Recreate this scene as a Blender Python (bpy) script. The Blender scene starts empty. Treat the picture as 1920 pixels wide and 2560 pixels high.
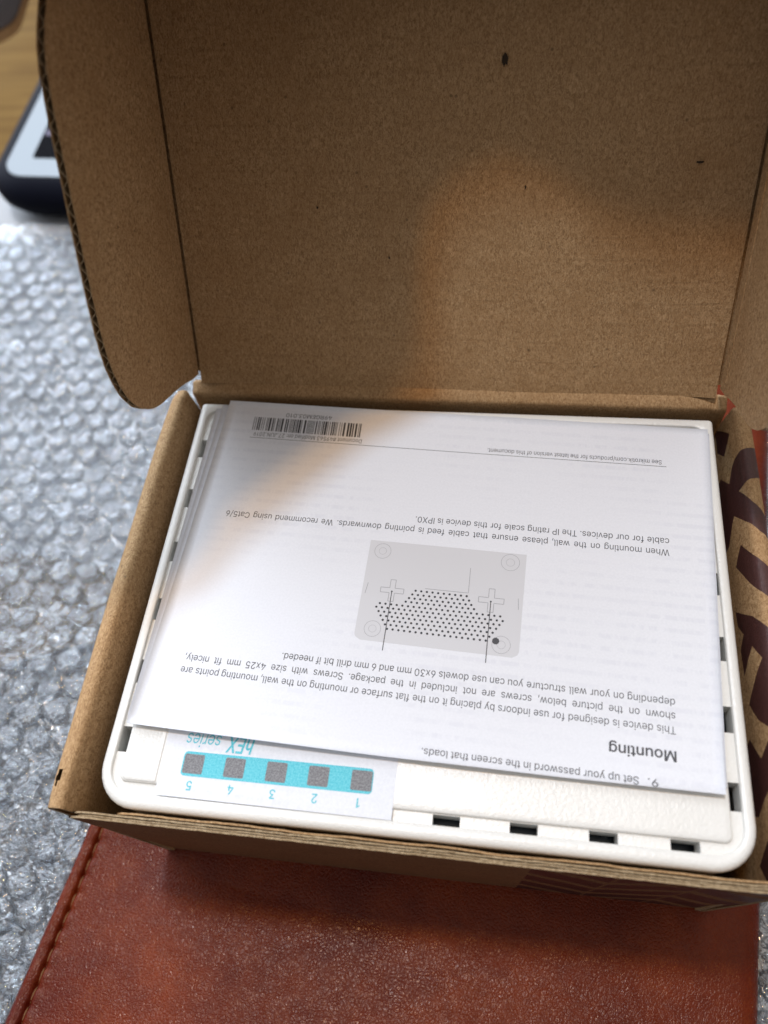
import bpy, bmesh, math, random
from mathutils import Vector, Matrix, noise
random.seed(7)
SC = bpy.context.scene
COL = SC.collection
S = 0.001035            # model millimetre -> metre
ZT = 66.5               # lifts the table top to z = 0
def W(p): return Vector((p[0]*S, p[1]*S, (p[2]+ZT)*S))

# ------------------------------------------------------------------ camera, world, lamps, exposure
R0 = Vector((0.98902606, 0.11245806, -0.09581568)); R1 = Vector((0.05055088, -0.86698004, -0.49577234)); R2 = Vector((-0.13882388, 0.48548819, -0.86315071))
CAM = (11.498, -26.198, 136.991)
cd = bpy.data.cameras.new('camera'); cam = bpy.data.objects.new('camera', cd); COL.objects.link(cam)
m = Matrix((R0, -R1, -R2)).transposed().to_4x4(); m.translation = W(CAM); cam.matrix_world = m
cd.sensor_fit = 'VERTICAL'; cd.sensor_height = 24; cd.sensor_width = 18; cd.lens = 1982.5/2560*24
cd.clip_start = 0.01; cd.clip_end = 20
cd.dof.use_dof = True; cd.dof.focus_distance = 151*S; cd.dof.aperture_fstop = 8.5; cd.dof.aperture_blades = 0
SC.camera = cam
wd = bpy.data.worlds.new('World'); SC.world = wd; wd.use_nodes = True
nt = wd.node_tree; nd = nt.nodes; lk = nt.links
tc = nd.new('ShaderNodeTexCoord'); sx = nd.new('ShaderNodeVectorMath'); sx.operation = 'DOT_PRODUCT'; lk.new(tc.outputs['Generated'], sx.inputs[0])
sx.inputs[1].default_value = Vector((-.55, .75, .36)).normalized()      # the bright window side of the room, far left
mr = nd.new('ShaderNodeMapRange'); mr.interpolation_type = 'SMOOTHSTEP'
mr.inputs['From Min'].default_value = 0.15; mr.inputs['From Max'].default_value = 1.0
mr.inputs['To Min'].default_value = 0.0; mr.inputs['To Max'].default_value = 1.0
sb = nd.new('ShaderNodeVectorMath'); sb.operation = 'DOT_PRODUCT'; lk.new(tc.outputs['Generated'], sb.inputs[0]); sb.inputs[1].default_value = Vector((-.80, .30, .52)).normalized()
lk.new(sb.outputs['Value'], mr.inputs['Value'])
sz_ = nd.new('ShaderNodeVectorMath'); sz_.operation = 'DOT_PRODUCT'; lk.new(tc.outputs['Generated'], sz_.inputs[0])
sz_.inputs[1].default_value = Vector((-.06, .36, .93)).normalized()     # ceiling
mz = nd.new('ShaderNodeMapRange'); mz.interpolation_type = 'SMOOTHSTEP'; mz.inputs['From Min'].default_value = .20; mz.inputs['From Max'].default_value = .95
lk.new(sz_.outputs['Value'], mz.inputs['Value'])
def rgbmix(a, b, fac, mode='MIX'):
    n = nd.new('ShaderNodeMix'); n.data_type = 'RGBA'; n.blend_type = mode
    ins = {i.name: i for i in n.inputs if i.type == 'RGBA'}
    for k, v in (('A', a), ('B', b)):
        if isinstance(v, tuple): ins[k].default_value = (*v, 1)
        else: lk.new(v, ins[k])
    if isinstance(fac, float): n.inputs['Factor'].default_value = fac
    else: lk.new(fac, n.inputs['Factor'])
    return [o for o in n.outputs if o.type == 'RGBA'][0]
sr = nd.new('ShaderNodeVectorMath'); sr.operation = 'DOT_PRODUCT'; lk.new(tc.outputs['Generated'], sr.inputs[0]); sr.inputs[1].default_value = Vector((.88, .06, .44)).normalized()
mg = nd.new('ShaderNodeMapRange'); mg.interpolation_type = 'SMOOTHSTEP'; mg.inputs['From Min'].default_value = .1; mg.inputs['From Max'].default_value = 1.0
lk.new(sr.outputs['Value'], mg.inputs['Value']); side = rgbmix((0., 0., 0.), (.38, .34, .30), mg.outputs[0])     # warm fill glow added from the right
walls = rgbmix((.022, .019, .017), (.55, .53, .51), mz.outputs[0])          # dim room below, ceiling above
win = rgbmix((0., 0., 0.), (.52, .56, .62), mr.outputs[0])
mp = nd.new('ShaderNodeMapRange'); mp.interpolation_type = 'SMOOTHSTEP'; mp.inputs['From Min'].default_value = .80; mp.inputs['From Max'].default_value = .90
lk.new(sx.outputs['Value'], mp.inputs['Value']); win = rgbmix(win, rgbmix((0., 0., 0.), (3.6, 4.0, 4.5), mp.outputs[0]), 1.0, 'ADD')
bg = nd['Background']; lk.new(rgbmix(rgbmix(walls, side, 1.0, 'ADD'), win, 1.0, 'ADD'), bg.inputs['Color']); bg.inputs['Strength'].default_value = 1.0
def lamp(name, a, b, dist, rad, power, col):
    d = bpy.data.lights.new(name, 'AREA'); d.shape = 'DISK'; d.size = 2*rad*S; d.energy = power; d.color = col
    o = bpy.data.objects.new(name, d); COL.objects.link(o)
    t = Vector((-10, 0, 0)); v = Vector((-a, b, 1)).normalized()
    o.location = W(t + v*dist); o.rotation_euler = v.to_track_quat('Z', 'Y').to_euler()
lamp('cool_ceiling_lamp', 0.138, 0.205, 1800, 66, 17.0, (0.56, 0.78, 1.0))
lamp('warm_ceiling_lamp', 0.085, 0.155, 1800, 58, 9.6, (1.0, 0.55, 0.18))
SC.view_settings.view_transform = 'Standard'; SC.view_settings.look = 'None'
SC.view_settings.exposure = 0.0; SC.view_settings.gamma = 1.0
SC.render.engine = 'CYCLES'
SC.cycles.max_bounces = 8; SC.cycles.transparent_max_bounces = 10; SC.cycles.caustics_reflective = False; SC.cycles.caustics_refractive = False
SC.cycles.use_denoising = True

# ------------------------------------------------------------------ helpers
def tag(o, label=None, cat=None, group=None, kind=None):
    for k, v in (('label', label), ('category', cat), ('group', group), ('kind', kind)):
        if v: o[k] = v
    return o
ORI = {}
def thing(name, loc, label, cat, group=None):
    o = bpy.data.objects.new(name, None); COL.objects.link(o); o.location = W(loc); o.empty_display_size = 0.01
    ORI[o.name] = o.location.copy()
    return tag(o, label, cat, group)
def obj(name, verts, faces, mats, parent=None, smooth=False, midx=None, uvs=None, origin=None):
    """verts in mm world; child meshes are stored relative to their thing's origin"""
    me = bpy.data.meshes.new(name)
    org = ORI[parent.name] if parent is not None else (W(origin) if origin else Vector((0, 0, 0)))
    me.from_pydata([W(v)-org for v in verts], [], faces)
    if not isinstance(mats, (list, tuple)): mats = [mats]
    for mm in mats: me.materials.append(mm)
    if midx:
        for p, i in zip(me.polygons, midx): p.material_index = i
    if smooth:
        for p in me.polygons: p.use_smooth = True
    if uvs:
        ul = me.uv_layers.new(name='UVMap')
        for p in me.polygons:
            for li, vi in zip(p.loop_indices, p.vertices): ul.data[li].uv = uvs[vi]
    me.validate(); me.update()
    o = bpy.data.objects.new(name, me); COL.objects.link(o)
    if parent is not None: o.parent = parent
    elif origin: o.location = org
    ORI[o.name] = org
    return o
class MB:
    def __init__(s): s.v = []; s.f = []; s.m = []
    def add(s, v, f, mi=0):
        n = len(s.v); s.v += [tuple(p) for p in v]; s.f += [tuple(i+n for i in q) for q in f]; s.m += [mi]*len(f)
    def box(s, x0, x1, y0, y1, z0, z1, mi=0):
        s.add([(x0,y0,z0),(x1,y0,z0),(x1,y1,z0),(x0,y1,z0),(x0,y0,z1),(x1,y0,z1),(x1,y1,z1),(x0,y1,z1)],
              [(3,2,1,0),(4,5,6,7),(0,1,5,4),(1,2,6,5),(2,3,7,6),(3,0,4,7)], mi)
    def loops(s, ls, cap0=True, cap1=True, mi=0, close=True):
        n = len(ls[0]); v = [p for l in ls for p in l]; f = []
        for k in range(len(ls)-1):
            for i in range(n if close else n-1):
                j = (i+1) % n; f.append((k*n+i, k*n+j, (k+1)*n+j, (k+1)*n+i))
        if cap0: f.append(tuple(range(n))[::-1])
        if cap1: f.append(tuple((len(ls)-1)*n+i for i in range(n)))
        s.add(v, f, mi)
    def grid(s, fn, nu, nv, mi=0):
        v = [fn(i/nu, j/nv) for j in range(nv+1) for i in range(nu+1)]
        f = [(j*(nu+1)+i, j*(nu+1)+i+1, (j+1)*(nu+1)+i+1, (j+1)*(nu+1)+i) for j in range(nv) for i in range(nu)]
        s.add(v, f, mi)
    def prism(s, poly, fr, h0, h1, mi=0):
        o, ex, ey, ez = [Vector(q) for q in fr]
        a = [o+ex*p[0]+ey*p[1]+ez*h0 for p in poly]; b = [o+ex*p[0]+ey*p[1]+ez*h1 for p in poly]
        s.loops([a, b], mi=mi)
    def build(s, name, mats, parent=None, smooth=False, origin=None):
        return obj(name, s.v, s.f, mats, parent, smooth, s.m, None, origin)
def bevel(o, w, seg=2, ang=40):
    b = o.modifiers.new('bevel', 'BEVEL'); b.width = w*S; b.segments = seg; b.limit_method = 'ANGLE'; b.angle_limit = math.radians(ang)
def rrect(x0, x1, y0, y1, r, n=6):
    """corner radii (front-left, front-right, rear-right, rear-left), counter-clockwise from front-left"""
    if not isinstance(r, (tuple, list)): r = (r,)*4
    out = []
    for (cx, cy, a0, rr) in ((x0+r[0], y0+r[0], 180, r[0]), (x1-r[1], y0+r[1], 270, r[1]), (x1-r[2], y1-r[2], 0, r[2]), (x0+r[3], y1-r[3], 90, r[3])):
        for k in range(n+1):
            a = math.radians(a0+90*k/n); out.append((cx+rr*math.cos(a), cy+rr*math.sin(a)))
    return out
def nz(x, y=0.0, z=0.0, sc=1.0): return noise.noise(Vector((x*sc, y*sc, z*sc)))
def inpoly(p, poly):
    x, y = p; c = False; n = len(poly)
    for i in range(n):
        x0, y0 = poly[i]; x1, y1 = poly[i-1]
        if (y0 > y) != (y1 > y) and x < (x1-x0)*(y-y0)/(y1-y0)+x0: c = not c
    return c

# ------------------------------------------------------------------ materials
class Mat:
    def __init__(s, name):
        s.m = bpy.data.materials.new(name); s.m.use_nodes = True; s.t = s.m.node_tree; s.n = s.t.nodes; s.l = s.t.links
        s.b = s.n['Principled BSDF']
        tcn = s.n.new('ShaderNodeTexCoord'); vm = s.n.new('ShaderNodeVectorMath'); vm.operation = 'SCALE'; vm.inputs['Scale'].default_value = 1/S
        s.l.new(tcn.outputs['Object'], vm.inputs[0]); s.co = vm.outputs[0]      # coordinates in mm
    def set(s, **k):
        for a, v in k.items():
            s.b.inputs[a.replace('_', ' ')].default_value = v
        return s
    def link(s, a, b): s.l.new(a, b)
    def scaled(s, v):
        vm = s.n.new('ShaderNodeVectorMath'); vm.operation = 'MULTIPLY'; vm.inputs[1].default_value = v; s.l.new(s.co, vm.inputs[0]); return vm.outputs[0]
    def noise(s, sc, detail=2, rough=.5, dist=0, co=None):
        n = s.n.new('ShaderNodeTexNoise'); n.inputs['Scale'].default_value = sc; n.inputs['Detail'].default_value = detail
        n.inputs['Roughness'].default_value = rough; n.inputs['Distortion'].default_value = dist; s.l.new(co or s.co, n.inputs['Vector']); return n.outputs['Fac']
    def voro(s, sc, feat='F1', co=None, rnd=1):
        n = s.n.new('ShaderNodeTexVoronoi'); n.feature = feat; n.inputs['Scale'].default_value = sc; n.inputs['Randomness'].default_value = rnd
        s.l.new(co or s.co, n.inputs['Vector']); return n.outputs['Distance']
    def ramp(s, fac, *stops):
        n = s.n.new('ShaderNodeValToRGB'); e = n.color_ramp.elements
        while len(e) < len(stops): e.new(0.5)
        for el, (p, c) in zip(e, stops): el.position = p; el.color = c if len(c) == 4 else (*c, 1)
        s.l.new(fac, n.inputs[0]); return n.outputs[0]
    def remap(s, v, a, b, c=0., d=1.):
        n = s.n.new('ShaderNodeMapRange'); n.inputs[1].default_value = a; n.inputs[2].default_value = b; n.inputs[3].default_value = c; n.inputs[4].default_value = d
        s.l.new(v, n.inputs[0]); return n.outputs[0]
    def mix(s, f, a, b, mode='MIX'):
        n = s.n.new('ShaderNodeMix'); n.data_type = 'RGBA'; n.blend_type = mode
        for k, v in (('Factor', f), ('A', a), ('B', b)):
            if hasattr(v, 'links'): s.l.new(v, n.inputs[k] if k == 'Factor' else [i for i in n.inputs if i.name == k and i.type == 'RGBA'][0])
            else:
                i = n.inputs[k] if k == 'Factor' else [i for i in n.inputs if i.name == k and i.type == 'RGBA'][0]
                i.default_value = v if k == 'Factor' else (*v, 1)
        return [o for o in n.outputs if o.type == 'RGBA'][0]
    def math(s, op, a, b=None):
        n = s.n.new('ShaderNodeMath'); n.operation = op
        for i, v in enumerate((a, b)):
            if v is None: continue
            if hasattr(v, 'links'): s.l.new(v, n.inputs[i])
            else: n.inputs[i].default_value = v
        return n.outputs[0]
    def bump(s, h, dist, strength=1.0, prev=None):
        n = s.n.new('ShaderNodeBump'); n.inputs['Distance'].default_value = dist*S; n.inputs['Strength'].default_value = strength
        s.l.new(h, n.inputs['Height'])
        if prev is not None: s.l.new(prev, n.inputs['Normal'])
        s.l.new(n.outputs[0], s.b.inputs['Normal']); return n.outputs[0]
    def color(s, c): s.l.new(c, s.b.inputs['Base Color'])
def flat(name, c, rough=.6, spec=.3):
    return Mat(name).set(Base_Color=(*c, 1), Roughness=rough, Specular_IOR_Level=spec).m

def kraft(name, a=(.385, .236, .112), b=(.505, .330, .174), print_=None, lines=None):
    M = Mat(name); M.set(Roughness=.78, Specular_IOR_Level=.22)
    n1 = M.noise(1.1, 4, .65, .4); n2 = M.noise(.12, 3, .55); fib = M.noise(3.2, 3, .7, 1.2, M.scaled((1, .45, .45)))
    c = M.mix(M.remap(n1, .3, .7), a, b)
    c = M.mix(M.remap(fib, .38, .54, .75, 0.), c, (a[0]*.52, a[1]*.46, a[2]*.42))
    c = M.mix(M.remap(fib, .57, .70, 0., .55), c, (b[0]*1.3, b[1]*1.32, b[2]*1.4))
    c = M.mix(M.remap(n2, .35, .7, 0., .35), c, (a[0]*.82, a[1]*.74, a[2]*.66))
    sp = M.voro(.20); c = M.mix(M.remap(sp, .035, .07, .5, 0.), c, (.045, .026, .014))
    if print_:
        pc = M.mix(M.remap(M.noise(2.2, 3), .35, .75), (print_[0]*.85, print_[1]*.85, print_[2]*.85), (print_[0]*1.25, print_[1]*1.3, print_[2]*1.3)); c = pc
        M.set(Roughness=.45 if name != 'printed_outside' else .85, Specular_IOR_Level=.45 if name != 'printed_outside' else .08)
    hgt = M.math('ADD', M.math('MULTIPLY', n1, .5), fib)
    if lines:
        vd = M.n.new('ShaderNodeVectorMath'); vd.operation = 'DOT_PRODUCT'; vd.inputs[1].default_value = lines; M.l.new(M.co, vd.inputs[0])
        wob = M.math('ADD', vd.outputs['Value'], M.math('MULTIPLY', M.noise(.05, 2), 1.6))
        w = M.math('SINE', M.math('MULTIPLY', wob, 2*math.pi/4.1))
        patch = M.remap(M.noise(.10, 3, .6, 0, M.scaled((.8, 2.0, 2.0))), .44, .66)
        ln = M.math('MULTIPLY', M.remap(w, .86, 1.0), patch)
        c = M.mix(M.math('MULTIPLY', ln, .17), c, (a[0]*.45, a[1]*.38, a[2]*.32))
        hgt = M.math('SUBTRACT', hgt, M.math('MULTIPLY', ln, .35))
        hgt = M.math('ADD', hgt, M.math('MULTIPLY', w, .14))
    M.color(c); M.bump(hgt, .14, .75)
    return M.m
DL = (0, .5115, .8593); NL = (0, -.8593, .5115)
M_KRAFT = kraft('kraft_board')
M_LID = kraft('kraft_lid_inside', lines=DL)
M_FRONT_SHADE = kraft('kraft_front_shade', a=(.205, .098, .046), b=(.285, .150, .074))  # front wall's shade and red leather bounce put into the kraft colour
M_RAW = kraft('raw_board_edge', a=(.30, .215, .12), b=(.46, .35, .22))
M_OUTER = kraft('printed_outside', print_=(.060, .038, .030))
M_MAROON = kraft('maroon_print', print_=(.060, .019, .017))

def m_plastic():
    M = Mat('white_plastic'); M.set(Roughness=.29, Specular_IOR_Level=.5)
    n = M.noise(1.8, 3, .6); M.color(M.mix(M.remap(M.noise(.05, 2), .3, .7), (.70, .69, .655), (.735, .725, .695)))
    M.bump(n, .17, .55); return M.m
M_PLASTIC = m_plastic()
def m_paper(name, c0, c1):
    M = Mat(name); M.set(Roughness=.85, Specular_IOR_Level=.2)
    vd = M.n.new('ShaderNodeVectorMath'); vd.operation = 'DOT_PRODUCT'; vd.inputs[1].default_value = (.040, 1, 0); M.l.new(M.co, vd.inputs[0])     # rows of print showing through from the back
    row = M.remap(M.math('SINE', M.math('MULTIPLY', vd.outputs['Value'], 2*math.pi/2.38)), .1, .8); word = M.remap(M.noise(.62, 3, .7, 0, M.scaled((1, .25, 1))), .40, .56)
    g = M.math('MULTIPLY', M.math('MULTIPLY', row, word), M.remap(M.noise(.03, 2), .44, .58))
    c = M.mix(M.remap(M.noise(2.5, 3), .3, .7), c0, c1); c = M.mix(M.math('MULTIPLY', g, .34), c, (c0[0]*.84, c0[1]*.84, c0[2]*.88))
    M.color(c); M.bump(M.noise(.09, 2, .5), .35, .5); return M.m
M_PAPER = m_paper('white_paper', (.71, .722, .765), (.75, .76, .805))
M_STICK = m_paper('white_sticker_paper', (.70, .715, .76), (.76, .775, .82))
M_INK = flat('black_ink', (.045, .045, .05), .7)
M_INK2 = flat('dark_grey_ink', (.075, .075, .082), .7)
M_GREY = flat('pale_grey_ink', (.60, .60, .625), .8)
M_GREY2 = flat('mid_grey_ink', (.33, .33, .35), .8)
def m_print(name, a, b):
    M = Mat(name); M.set(Roughness=.8, Specular_IOR_Level=.2); M.color(M.mix(M.remap(M.noise(3.4, 3, .7), .35, .65), a, b)); return M.m
M_CYAN = m_print('cyan_print', (.075, .46, .56), (.20, .60, .68))
M_SQUARE = m_print('grey_square_print', (.135, .135, .145), (.30, .30, .31))
M_PCB = flat('dark_circuit_board', (.012, .022, .030), .3, .5)

def m_leather():
    M = Mat('red_brown_leather'); M.set(Specular_IOR_Level=.22, Specular_Tint=(1.0, .80, .70, 1))
    wob = M.n.new('ShaderNodeTexNoise'); wob.inputs['Scale'].default_value = .22; M.l.new(M.co, wob.inputs['Vector'])
    vm = M.n.new('ShaderNodeVectorMath'); vm.operation = 'MULTIPLY_ADD'; vm.inputs[1].default_value = (2.2, 2.2, 2.2)
    M.l.new(wob.outputs['Color'], vm.inputs[0]); M.l.new(M.co, vm.inputs[2])
    cell = M.voro(1.3, 'DISTANCE_TO_EDGE', vm.outputs[0]); cell2 = M.voro(2.8, 'DISTANCE_TO_EDGE', vm.outputs[0])
    n = M.noise(.045, 3, .55); f = M.noise(.5, 3)
    c = M.mix(M.remap(n, .32, .70), (.072, .0052, .0010), (.148, .0180, .0018))
    c = M.mix(M.remap(f, .3, .75, 0., .35), c, (.055, .0045, .0020))
    crack = M.math('MULTIPLY', M.remap(cell, .01, .075, 1., 0.), M.remap(M.noise(.09, 2), .38, .66, .1, .85))
    c = M.mix(M.math('MULTIPLY', crack, .42), c, (.19, .048, .009))
    M.color(c); M.l.new(M.remap(M.noise(.3, 3), .3, .7, .23, .31), M.b.inputs['Roughness'])
    h = M.math('ADD', M.remap(cell, 0., .22), M.math('MULTIPLY', M.remap(cell2, 0., .2), .35))
    b = M.bump(h, .062, .6); M.bump(M.noise(.05, 1), .4, .2, b)
    return M.m
M_LEATHER = m_leather()
M_THREAD = m_print('tan_thread', (.12, .055, .022), (.20, .105, .045))
M_HOLE = flat('stitch_hole_dark', (.012, .005, .004), .9, .1)
M_PAGES = flat('page_edges', (.55, .50, .42), .85)

def m_film(name, milky, tint, gloss, fk, rough, wr, wd_, hz):
    """clear plastic film: transparent, a little milky, with wrinkled glossy reflections"""
    M = Mat(name); out = M.n['Material Output']
    a = M.noise(wr, 3, .6, 1.0); b = M.noise(wr*2.7, 2, .5, .5)
    rid = M.math('ABSOLUTE', M.math('SUBTRACT', a, .5)); h = M.math('ADD', M.math('MULTIPLY', rid, 1.4), M.math('MULTIPLY', b, hz))
    nb_ = M.bump(h, wd_, .9)
    tr = M.n.new('ShaderNodeBsdfTransparent'); tr.inputs[0].default_value = (.93, .95, .97, 1)
    df = M.n.new('ShaderNodeBsdfDiffuse'); df.inputs[0].default_value = (*tint, 1); M.l.new(nb_, df.inputs['Normal'])
    gl = M.n.new('ShaderNodeBsdfGlossy'); gl.inputs['Color'].default_value = (.95, .97, 1, 1); gl.inputs['Roughness'].default_value = rough; M.l.new(nb_, gl.inputs['Normal'])
    fr_ = M.n.new('ShaderNodeFresnel'); fr_.inputs['IOR'].default_value = 1.45; M.l.new(nb_, fr_.inputs['Normal'])
    m1 = M.n.new('ShaderNodeMixShader'); m1.inputs[0].default_value = milky; M.l.new(tr.outputs[0], m1.inputs[1]); M.l.new(df.outputs[0], m1.inputs[2])
    m2 = M.n.new('ShaderNodeMixShader'); M.l.new(M.math('MINIMUM', M.math('ADD', M.math('MULTIPLY', fr_.outputs[0], fk), gloss), .9), m2.inputs[0])
    M.l.new(m1.outputs[0], m2.inputs[1]); M.l.new(gl.outputs[0], m2.inputs[2]); M.l.new(m2.outputs[0], out.inputs[0]); M.n.remove(M.b); return M.m
M_BUBBLE = m_film('bubble_film', .025, (.6, .64, .68), .085, .95, .075, .30, 1.7, .5)
M_BACKING = m_film('wrap_backing_film', .20, (.40, .43, .47), .17, 1.2, .12, .20, 2.3, .45)
M_PACK = flat('pale_packing_film', (.42, .44, .47), .5, .3)
def m_wood():
    M = Mat('light_wood'); M.set(Roughness=.75, Specular_IOR_Level=.08)
    g = M.noise(.05, 5, .6, .8, M.scaled((.35, 3.5, 1))); k = M.noise(.011, 2)
    c = M.ramp(g, (.3, (.135, .072, .015)), (.55, (.19, .110, .027)), (.8, (.225, .14, .042)))
    c = M.mix(M.remap(k, .45, .7, 0., .45), c, (.12, .088, .042)); M.color(c); return M.m
M_WOOD = m_wood()
M_BLACK = flat('black_rubber', (.006, .007, .014), .6, .05)
M_PALE = flat('pale_bezel', (.31, .365, .42), .5, .2)
M_SCREEN = flat('dark_screen', (.004, .004, .006), .7, .02)
M_MARK = flat('lilac_mark', (.15, .14, .20), .6, .05)

# ------------------------------------------------------------------ table and packing material underneath
g = MB(); g.grid(lambda u, v: (-900+1800*u, -400+1500*v, -66.5), 6, 6)
tag(g.build('table_top', M_WOOD), kind='structure')

# bubble wrap: one sheet with individual bubbles
wrap = thing('bubble_wrap', (-120, 80, -62.4), 'silvery clear bubble wrap sheet spread on the table under the red-brown notebook', 'bubble wrap')
# far edge of the wrap rises slightly where the sheet curls
def wrapz(x, y):
    e = max(0., 1-abs(y-edge_y(x))/14)
    return -62.4 + .55*nz(x, y, 3, .03) + .5*nz(x, y, 8, .085) + 2.2*e*e
def edge_y(x): return 205 + .06*(x+160) + 1.5*nz(x, 0, 9, .05)
g = MB()
def fn(u, v):
    x = -330+680*u; y1 = edge_y(x); y = -110+(y1+110)*v
    return (x, y, wrapz(x, y))
g.grid(fn, 170, 90); g.build('backing_film', M_BACKING, wrap, True)
def bubble_mesh(seed, rad):
    rr = random.Random(seed); prof = [(1.0, 0), (.985, .34), (.93, .66), (.82, .88), (.58, .97), (.28, 1.0)]; n = 20; v = []; f = []
    ph = rr.random()*6.28; sq = rr.uniform(-.09, .09); dent = rr.uniform(.05, .38); da = rr.random()*6.28
    for (r, z) in prof:
        for i in range(n):
            a = 2*math.pi*i/n
            q = 1+sq*math.cos(2*a+ph)
            x = r*q*math.cos(a); y = r*q*math.sin(a)
            zz = z-dent*z*max(0, math.cos(a-da))*r + .22*z*nz(x*1.9, y*1.9, seed*3.1)
            v.append((x*rad, y*rad, zz*1.65))
    v.append((0, 0, 1.65*(.97-.25*dent)))
    for k in range(len(prof)-1):
        for i in range(n): j = (i+1) % n; f.append((k*n+i, k*n+j, (k+1)*n+j, (k+1)*n+i))
    k = (len(prof)-1)*n
    for i in range(n): f.append((k+i, k+(i+1) % n, len(v)-1))
    return v, f
protos = []
for sd in range(10):
    v, f = bubble_mesh(sd, 3.62); me = bpy.data.meshes.new('bubble'); me.from_pydata([Vector(p)*S for p in v], [], f); me.materials.append(M_BUBBLE)
    for p in me.polygons: p.use_smooth = True
    protos.append((me, v, f))
P = 7.85; ca, sa = math.cos(math.radians(6)), math.sin(math.radians(6))
PX0 = Vector((-80.3, -9.9)); PEY = Vector((.130, .9915)); PEX = Vector((.9915, -.130))     # notebook frame
cells = []
for j in range(-30, 60):
    for i in range(-60, 60):
        a = (i+.5*(j % 2))*P; b = j*P*.866
        x = -100+a*ca-b*sa+random.uniform(-.35, .35); y = 20+a*sa+b*ca+random.uniform(-.35, .35)
        if not (-320 < x < 200 and -70 < y < edge_y(x)-5): continue
        q = Vector((x, y))-PX0; lx, ly = q.dot(PEX), q.dot(PEY)
        if -2.5 < lx < 152.5 and -85 < ly < 164: continue
        # keep what the photograph shows: left of the notebook and lid, and the strip right of it
        d = Vector((x, y, -61))-Vector(CAM); z = d.dot(R2)
        if z <= 0: continue
        uu, vv = d.dot(R0)/z, d.dot(R1)/z
        if not (-1.1 < uu < .95 and -.65 < vv < 1.0): continue
        seen = -.53 < uu < .50 and -.46 < vv < .67
        cells.append((z, x, y, lx, seen))
cells.sort(key=lambda c: (not c[4], 0 if (c[3] < 0) else 1 if c[2] < 0 else 2, c[0]))
rest = MB()
for k, (z, x, y, lx, seen) in enumerate(cells):
    me, v, f = random.choice(protos); rot = random.random()*6.28; sc = random.uniform(.90, 1.05); hs = random.choice((1.15, 1.0, .95, .85, .7, .45, 1.25))
    zz = wrapz(x, y)+.05
    if k < 300:
        o = bpy.data.objects.new('bubble', me); COL.objects.link(o); o.parent = wrap; o.location = W((x, y, zz))-ORI[wrap.name]
        o.rotation_euler = (random.uniform(-.11, .11), random.uniform(-.11, .11), rot); o.scale = (sc, sc, hs)
    else:
        c, s_ = math.cos(rot)*sc, math.sin(rot)*sc
        rest.add([(x+p[0]*c-p[1]*s_, y+p[0]*s_+p[1]*c, zz+p[2]*hs) for p in v], f)
if rest.v: rest.build('bubbles', M_BUBBLE, wrap, True)['kind'] = 'stuff'

# dark mat under the near part of the wrap
g = MB()
def fn(u, v):
    x = -330+760*u; y1 = 40+14*nz(x, 2, 0, .03)+.45*(x+100); return (x, -330+(y1+330)*v, -66.15)
g.grid(fn, 40, 8)
g.grid(lambda u, v: (fn(u, 1)[0], fn(u, 1)[1], -66.15-.3*v), 40, 1)
tag(g.build('desk_mat', flat('dark_mat', (.040, .044, .05), .85, .2), None), 'dark grey desk mat showing through the clear bubble wrap beside the stitched notebook edge', 'mat')

# smooth packing film beyond the wrap, under the black device
g = MB()
def fn(u, v):
    a = Vector((-212, 75)).lerp(Vector((160, 40)), u); b = Vector((-199, 360)).lerp(Vector((110, 380)), u); p = a.lerp(b, v)
    return (p.x, p.y, -65.6+.4*nz(p.x, p.y, 1, .04)+.25)
g.grid(fn, 60, 60)
tag(g.build('packing_sheet', M_PACK, None, True), 'smooth pale grey packing sheet lying under the black framed device', 'packing sheet')

# ------------------------------------------------------------------ black device with a pale frame, far left
dev = thing('handheld_device', (-140, 265, -65), 'out-of-focus black rounded device with a pale frame around its dark screen', 'device')
o0 = Vector((-191.5, 208.5)); ex = Vector((.9985, -.05)); ey = Vector((-.02, .9998))
def dl(poly, z): return [((o0+ex*p[0]+ey*p[1]).x, (o0+ex*p[0]+ey*p[1]).y, z) for p in poly]
g = MB(); DW, DH = 150, 178
g.loops([dl(rrect(a, DW-a, a, DH-a, 19-a*.6, 8), z) for a, z in ((8, -64.5), (4, -61.5), (1, -57), (.6, -53), (3, -49.4), (6.2, -47.2), (7.2, -47.0))])
g.build('body', M_BLACK, dev, True)
g = MB(); g.loops([dl(rrect(9.6, DW-9, 7.6, DH-7, 9, 8), -47.3), dl(rrect(9.8, DW-9.2, 7.8, DH-7.2, 9, 8), -46.5)]); g.build('frame', M_PALE, dev)
g = MB(); g.loops([dl(rrect(19.5, DW-18.5, 18, DH-18, 1.5, 4), -46.7), dl(rrect(19.7, DW-18.7, 18.2, DH-18.2, 1.5, 4), -46.3)]); scr = g.build('screen', M_SCREEN, dev)
g = MB(); g.loops([dl(rrect(20.6, 27, 31.5, 35.2, 1.0, 4), -46.3), dl(rrect(20.6, 27, 31.5, 35.2, 1.0, 4), -46.2)]); g.build('screen_mark', M_MARK, scr)

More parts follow.
